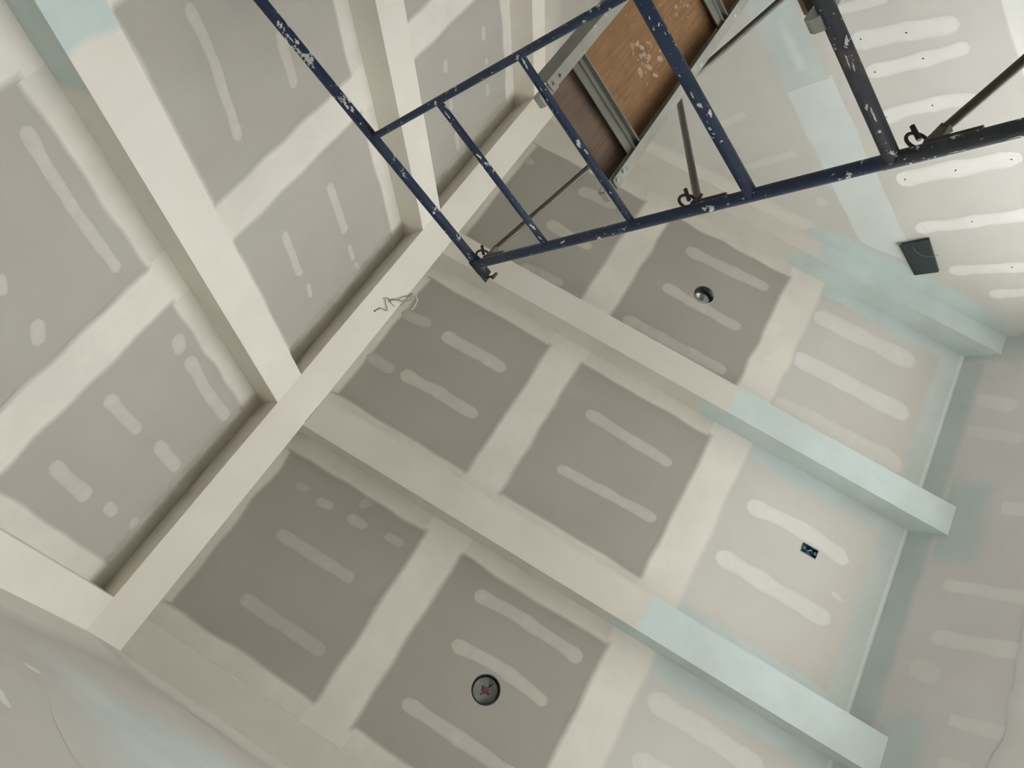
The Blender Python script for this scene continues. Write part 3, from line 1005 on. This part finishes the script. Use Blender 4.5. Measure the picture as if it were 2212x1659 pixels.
def upper_frame(x, label):
    t = thing('scaffold', label, 'scaffold', (x, (YL + YO) / 2, Z4 + 0.03), 'scaffold frames')
    m = M_BLUE
    tube('leg', (x, YL, Z4 + 0.03), (x, YL, ZT), RT, m, t)
    tube('leg', (x, YO, Z4 + 0.03), (x, YO, ZT), RT, m, t)
    tube('top_bar', (x, YO - 0.02, ZT), (x, YL + 0.025, ZT), RT * 1.02, m, t)
    tube('inner_post', (x, YI, Z3), (x, YI, ZT), RR, m, t)
    tube('rung', (x, YI, Z1), (x, YL, Z1), RR, m, t)
    tube('rung', (x, YI, Z2), (x, YL, Z2), RR, m, t)
    tube('cross_bar', (x, YO, Z3), (x, YL, Z3), RT, m, t)
    # clamp on the end of the top bar
    c = tube('end_clamp', (x, YL - 0.03, ZT), (x, YL + 0.045, ZT), RT * 1.32, M_CLAMP, t, 14)
    for s, ln in ((-1, 0.075), (1, 0.10)):
        q = box(x - 0.020, x + 0.020, YL + 0.04, YL + ln, ZT - 0.004 + s * 0.016, ZT + 0.004 + s * 0.016)
        shade_auto(obj('jaw', *q, M_CLAMP, c), 30)
    tube('bolt', (x, YL + 0.088, ZT - 0.04), (x, YL + 0.088, ZT + 0.022), 0.006, M_LOCK, c, 8)
    obj('wing', *join([box(x - 0.018, x + 0.018, YL + 0.083, YL + 0.093, ZT - 0.058, ZT - 0.04)]), M_LOCK, c)
    lock(t, x, YL, PIN_HI, M_LOCK)
    lock(t, x, YL, PIN_LO, M_LOCK)
    return t

def lower_frame(x, label):
    t = thing('scaffold', label, 'scaffold', (x, (YL + YO) / 2, 0), 'scaffold frames')
    m = M_DARK
    for y in (YL, YO):
        tube('leg', (x, y, 0.012), (x, y, Z4 + 0.03), RT * 1.06, m, t)
        obj('base_plate', *box(x - 0.07, x + 0.07, y - 0.07, y + 0.07, 0, 0.012), m, t)
    tube('top_bar', (x, YO, Z4), (x, YL, Z4), RT * 1.08, m, t)
    tube('inner_post', (x, YI, 0.45), (x, YI, Z4), RR, m, t)
    for z in (1.95, 1.45, 0.95):
        tube('rung', (x, YI, z), (x, YL, z), RR, m, t)
    tube('cross_bar', (x, YO, 0.45), (x, YL, 0.45), RT, m, t)
    lock(t, x, YL, PIN_C, M_LOCK)
    lock(t, x, YL, PIN_C - 1.22, M_LOCK)
    return t

upper_frame(XS, 'blue scaffold frame flecked with white plaster, its corner below the ridge beam')
upper_frame(XF, 'blue scaffold frame hidden behind the far end of the plywood deck')
lower_frame(XS, 'worn dark grey scaffold frame at the right, under the blue one')
lower_frame(XF, 'worn dark grey scaffold frame at the far gable wall, under the deck\'s far end')

def brace(label, zhi, zlo):
    t = thing('cross_brace', label, 'scaffold brace', (XS + 0.05, YL, zlo), 'scaffold cross braces')
    for (za, zb), dy in (((zhi, zlo), 0.0), ((zlo, zhi), 0.0)):
        yy = YL - 0.004 if za > zb else YL + 0.02
        xa, xb = XS + 0.04, XF - 0.04
        p0, p1 = Vector((xa, yy, za)), Vector((xb, yy, zb))
        d = (p1 - p0).normalized()
        rod = tube('rod', p0 + d * 0.05, p1 - d * 0.05, 0.0150, M_ROD, t, 12)
        for p, s in ((p0, 1), (p1, -1)):
            q = [p + d * s * k for k in (-0.018, 0.0, 0.03, 0.06)]
            side = Vector((-d.z, 0, d.x))
            V, F = [], []
            for c, w, th in zip(q, (0.013, 0.022, 0.021, 0.015), (0.003, 0.003, 0.005, 0.013)):
                for su, sv in ((-1, -1), (1, -1), (1, 1), (-1, 1)):
                    V.append(c + side * (w * su) + Vector((0, th * sv, 0)))
            for i in range(3):
                for k in range(4):
                    k2 = (k + 1) % 4
                    F.append((i * 4 + k, i * 4 + k2, i * 4 + 4 + k2, i * 4 + 4 + k))
            F += [(3, 2, 1, 0), (12, 13, 14, 15)]
            shade_auto(fix_normals(obj('flat_end', V, F, M_ROD, rod)), 50)
    return t
brace('thin grey crossed brace rods from the blue leg up behind the plywood deck', PIN_HI, PIN_LO)
brace('dark brace rod leaving the right picture edge from the worn grey leg', PIN_C, PIN_C - 1.22)

def deck(ya, yb, zr, label, hh=0.150):
    """hook-on plank: two rails, plywood sheets, cross channels, four hooks over the rungs"""
    t = thing('scaffold_deck', label, 'scaffold deck', (XS, (ya + yb) / 2, zr), 'scaffold decks')
    x0, x1 = XS + 0.055, XF - 0.055
    zb = zr + 0.004                      # underside of the rails
    fl, th = 0.040, 0.005
    for y, s in ((ya, 1), (yb, -1)):
        r = join([box(x0, x1, min(y, y + s * fl), max(y, y + s * fl), zb, zb + th),
                  box(x0 + 0.13, x1 - 0.13, min(y + s * th, y + s * fl), max(y + s * th, y + s * fl), zb + hh - th, zb + hh)])
        rail = obj('side_rail', *r, M_ALU, t)
        V, F = box(x0, x1, min(y, y + s * th), max(y, y + s * th), zb + th, zb + hh)
        V = [(px + (0.10 if px == x0 else -0.10) * (hh - 0.06) / 0.09 if pz > zb + 0.06 else px, py, pz) for px, py, pz in V]
        obj('rail_web', V, F, M_ALUD, rail)  # same aluminium as the flange, its shade painted in as darker metal
        for xe, d in ((XS, 1), (XF, -1)):
            # hook: strap running from the rail end over the rung
            yc = y + s * 0.028
            prof = [(d * 0.10, zb + 0.012), (d * 0.045, zb + 0.014), (d * 0.034, zr + 0.030), (d * 0.012, zr + 0.0205 + 0.012),
                    (d * -0.014, zr + 0.0205 + 0.010), (d * -0.029, zr + 0.014), (d * -0.031, zr - 0.014)]
            V, F = [], []
            for k, (px, pz) in enumerate(prof):
                qx = prof[min(k + 1, len(prof) - 1)][0] - prof[max(k - 1, 0)][0]
                qz = prof[min(k + 1, len(prof) - 1)][1] - prof[max(k - 1, 0)][1]
                ln = math.hypot(qx, qz)
                nx, nz = -qz / ln * 0.0035, qx / ln * 0.0035
                for sy in (-0.020, 0.020):
                    V.append((xe + px + nx, yc + sy, pz + nz))
                    V.append((xe + px - nx, yc + sy, pz - nz))
            for k in range(len(prof) - 1):
                a = k * 4
                F += [(a, a + 4, a + 6, a + 2), (a + 1, a + 3, a + 7, a + 5), (a, a + 1, a + 5, a + 4), (a + 2, a + 6, a + 7, a + 3)]
            F += [(0, 2, 3, 1), (len(V) - 4, len(V) - 3, len(V) - 1, len(V) - 2)]
            hk = fix_normals(obj('hook', V, F, M_ALU, t))
            for k in (0.075, 0.125):
                tube('bolt', (xe + d * k, yc - s * 0.002, zb - 0.006), (xe + d * k, yc - s * 0.002, zb + 0.02), 0.0065, M_BOLT, hk, 8)
    zi = zb + 0.045
    ia, ib = ya + fl - 0.006, yb - fl + 0.006
    bars = [(2.165, 2.262), (3.08, 3.185), (3.80, 3.90)]
    sheets = [(x0 - 0.005, 2.215, M_PLY2), (2.216, 3.13, M_PLY), (3.131, x1, M_PLY)]
    for xa, xb, m in sheets:
        obj('plywood_panel', *box(xa, xb, ia, ib, zi, zi + 0.012), m, t)
    for xa, xb in bars:
        w = xb - xa
        g = join([box(xa, xa + 0.42 * w, ya + th, yb - th, zb + 0.012, zb + 0.016), box(xa + 0.40 * w, xa + 0.46 * w, ya + th, yb - th, zb + 0.004, zi),
                  box(xa + 0.46 * w, xa + 0.84 * w, ya + th, yb - th, zb + 0.022, zb + 0.026), box(xa + 0.84 * w, xa + 0.92 * w, ya + th, yb - th, zb + 0.004, zi),
                  box(xa + 0.92 * w, xb, ya + th, yb - th, zb + 0.014, zb + 0.018)])
        c = obj('cross_channel', *g, M_ALUD, t)
    # plaster dropped on the underside sheet
    return t, zi, ia, ib

d1, zi, ia, ib = deck(0.583, 1.059, Z2 + 0.012, 'brown plywood scaffold deck with dull aluminium rails seen from below')
deck(0.285, 0.762, Z4 + 0.022, 'aluminium scaffold deck hooked on the worn grey bar at the top picture edge', 0.07)
PLYS = Surf((0, 0, zi - 0.0006), (1, 0, 0), (0, 1, 0), (0, 0, -1))
rs = random.Random(77)
for (cx_, cy_, sp, n, mx_) in ((2.57, 0.86, 0.045, 26, 0.04), (2.57, 0.775, 0.02, 8, 0.03), (2.95, 0.81, 0.05, 16, 0.03), (2.75, 0.9, 0.16, 22, 0.012)):
    for k in range(n):
        x_, y_ = cx_ + rs.gauss(0, sp), cy_ + rs.gauss(0, sp * 0.6)
        l_ = rs.uniform(0.006, mx_)
        a_ = rs.uniform(-0.6, 0.9)
        if 2.29 < x_ < 3.05 and 0.65 < y_ < 1.0:
            strip(PLYS, 'plaster_splash', [(x_, y_), (x_ + l_ * math.cos(a_), y_ + l_ * math.sin(a_))], l_ * rs.uniform(0.4, 0.9), rs.uniform(0.35, 0.75),
                  coat('plaster', 'ply'), d1, 4000 + k, 0.0004 + 0.00002 * k, False, 0.6)

# dried plaster flecks and smears on the tubes
M_FLECK = plain_mat('dried_white_plaster', (0.60, 0.60, 0.57), 0.95, 0.15, 60)
def fleck(parent, p0, p1, r, pos, side, ln, wd, seed):
    """irregular crust hugging a tube: pos metres along it, side = radians off the downward view side"""
    rng = random.Random(seed)
    p0, p1 = Vector(p0), Vector(p1)
    d = (p1 - p0).normalized()
    c = p0 + d * pos
    toward = (Vector((0, 0, CAM_H)) - c)
    a = (toward - d * toward.dot(d)).normalized()
    b = d.cross(a)
    V = [c + (a * math.cos(side) + b * math.sin(side)) * (r + 0.0022)]
    n = 14
    k1, k2 = rng.uniform(0, 6), rng.uniform(0, 6)
    for i in range(n):
        t = 2 * math.pi * i / n
        g = 0.62 + 0.25 * math.sin(2 * t + k1) + 0.2 * math.sin(5 * t + k2) + rng.uniform(-0.12, 0.12)
        s_, w_ = math.cos(t) * ln * 0.5 * g, math.sin(t) * wd * 0.5 * g
        ang = side + w_ / r
        V.append(c + d * s_ + (a * math.cos(ang) + b * math.sin(ang)) * (r + 0.0009))
    F = [(0, 1 + i, 1 + (i + 1) % n) for i in range(n)]
    return fix_normals(obj('plaster_fleck', V, F, M_FLECK, parent))

def part_named(root, name, k=0):
    return [o for o in root.children if o.name.split('.')[0] == name][k]
F1 = bpy.data.objects['scaffold']
T_TOP = ((XS, YO - 0.02, ZT), (XS, YL + 0.025, ZT), RT * 1.02, part_named(F1, 'top_bar'))
T_LEG = ((XS, YL, ZT), (XS, YL, Z4), RT, part_named(F1, 'leg'))
T_R1 = ((XS, YI, Z1), (XS, YL, Z1), RR, part_named(F1, 'rung'))
T_R2 = ((XS, YI, Z2), (XS, YL, Z2), RR, part_named(F1, 'rung', 1))
T_R3 = ((XS, YO, Z3), (XS, YL, Z3), RT, part_named(F1, 'cross_bar'))
T_IN = ((XS, YI, ZT), (XS, YI, Z3), RR, part_named(F1, 'inner_post'))
big = [(T_TOP, 0.625, 0.1, 0.050, 0.022, 1), (T_TOP, 0.655, -0.3, 0.040, 0.020, 2), (T_TOP, 0.595, 0.3, 0.035, 0.012, 3), (T_TOP, 0.30, 0.2, 0.05, 0.014, 4), (T_TOP, 0.33, -0.2, 0.03, 0.01, 5),
       (T_TOP, 0.72, 0.2, 0.02, 0.008, 6), (T_TOP, 1.49, 0.4, 0.022, 0.010, 7), (T_TOP, 1.47, 0.1, 0.018, 0.008, 8),
       (T_R1, 0.26, 0.1, 0.04, 0.014, 9), (T_R1, 0.30, -0.2, 0.03, 0.010, 10), (T_R1, 0.63, 0.0, 0.045, 0.018, 11), (T_R1, 0.69, 0.2, 0.03, 0.010, 12), (T_R1, 0.06, 0.2, 0.04, 0.010, 13),
       (T_R2, 0.03, 0.1, 0.05, 0.012, 14), (T_R2, 0.36, 0.1, 0.05, 0.02, 15), (T_R2, 0.40, -0.3, 0.03, 0.012, 16), (T_R2, 0.58, 0.3, 0.016, 0.008, 17), (T_R2, 0.13, 0.3, 0.018, 0.006, 18),
       (T_R3, 1.16, 0.2, 0.04, 0.016, 19), (T_R3, 1.20, -0.5, 0.045, 0.014, 20), (T_R3, 1.12, 0.4, 0.03, 0.01, 21), (T_R3, 0.86, 0.3, 0.016, 0.006, 22), (T_R3, 0.89, -0.3, 0.018, 0.006, 23), (T_R3, 1.05, 0.6, 0.02, 0.006, 24),
       (T_LEG, 0.62, -0.1, 0.035, 0.018, 25), (T_LEG, 1.36, 0.3, 0.03, 0.008, 26), (T_LEG, 1.42, 0.4, 0.02, 0.006, 27), (T_LEG, 0.95, 0.2, 0.016, 0.006, 28),
       (T_IN, 0.50, 0.2, 0.03, 0.022, 29), (T_IN, 0.46, -0.4, 0.014, 0.008, 30), (T_IN, 0.25, 0.3, 0.012, 0.007, 31), (T_IN, 0.85, 0.4, 0.014, 0.007, 32)]
for (p0, p1, r, par), pos, sd_, ln, wd, k in big:
    fleck(par, p0, p1, r, pos, sd_, ln, wd, k)
rng = random.Random(5)
for T, n, lo, hi in ((T_TOP, 34, 0.1, 1.5), (T_LEG, 20, 0.1, 1.9), (T_R1, 22, 0.05, 0.72), (T_R2, 20, 0.05, 0.72), (T_R3, 22, 0.6, 1.5), (T_IN, 8, 0.1, 1.2)):
    for i in range(n):
        L = rng.uniform(0.003, 0.009)
        fleck(T[3], T[0], T[1], T[2], rng.uniform(lo, hi), rng.uniform(-1.1, 1.1), L * rng.choice((1, 1, 2)), L * 0.6, rng.randint(0, 9999))
F3 = bpy.data.objects['scaffold.002']
T_D4 = ((XS, YO, Z4), (XS, YL, Z4), RT * 1.08, part_named(F3, 'top_bar'))
T_DL = ((XS, YL, Z4 + 0.03), (XS, YL, 0.1), RT * 1.06, part_named(F3, 'leg'))
for (p0, p1, r, par), pos, sd_, ln, wd, k in [
        (T_D4, 1.36, 0.0, 0.055, 0.010, 51), (T_D4, 1.33, 0.3, 0.03, 0.012, 52), (T_D4, 1.49, -0.2, 0.03, 0.014, 53), (T_D4, 1.14, -0.5, 0.04, 0.016, 54),
        (T_D4, 1.19, 0.2, 0.05, 0.006, 55), (T_D4, 1.21, -0.1, 0.04, 0.005, 56), (T_DL, 0.20, 0.9, 0.06, 0.006, 57), (T_DL, 0.33, 0.95, 0.05, 0.007, 58)]:
    fleck(par, p0, p1, r, pos, sd_, ln, wd, k)
for T, n, lo, hi in ((T_D4, 16, 1.0, 1.5), (T_DL, 10, 0.02, 0.5)):
    for i in range(n):
        L = rng.uniform(0.003, 0.008)
        fleck(T[3], T[0], T[1], T[2], rng.uniform(lo, hi), rng.uniform(-1.1, 1.1), L * rng.choice((1, 1, 2)), L * 0.6, rng.randint(0, 9999))
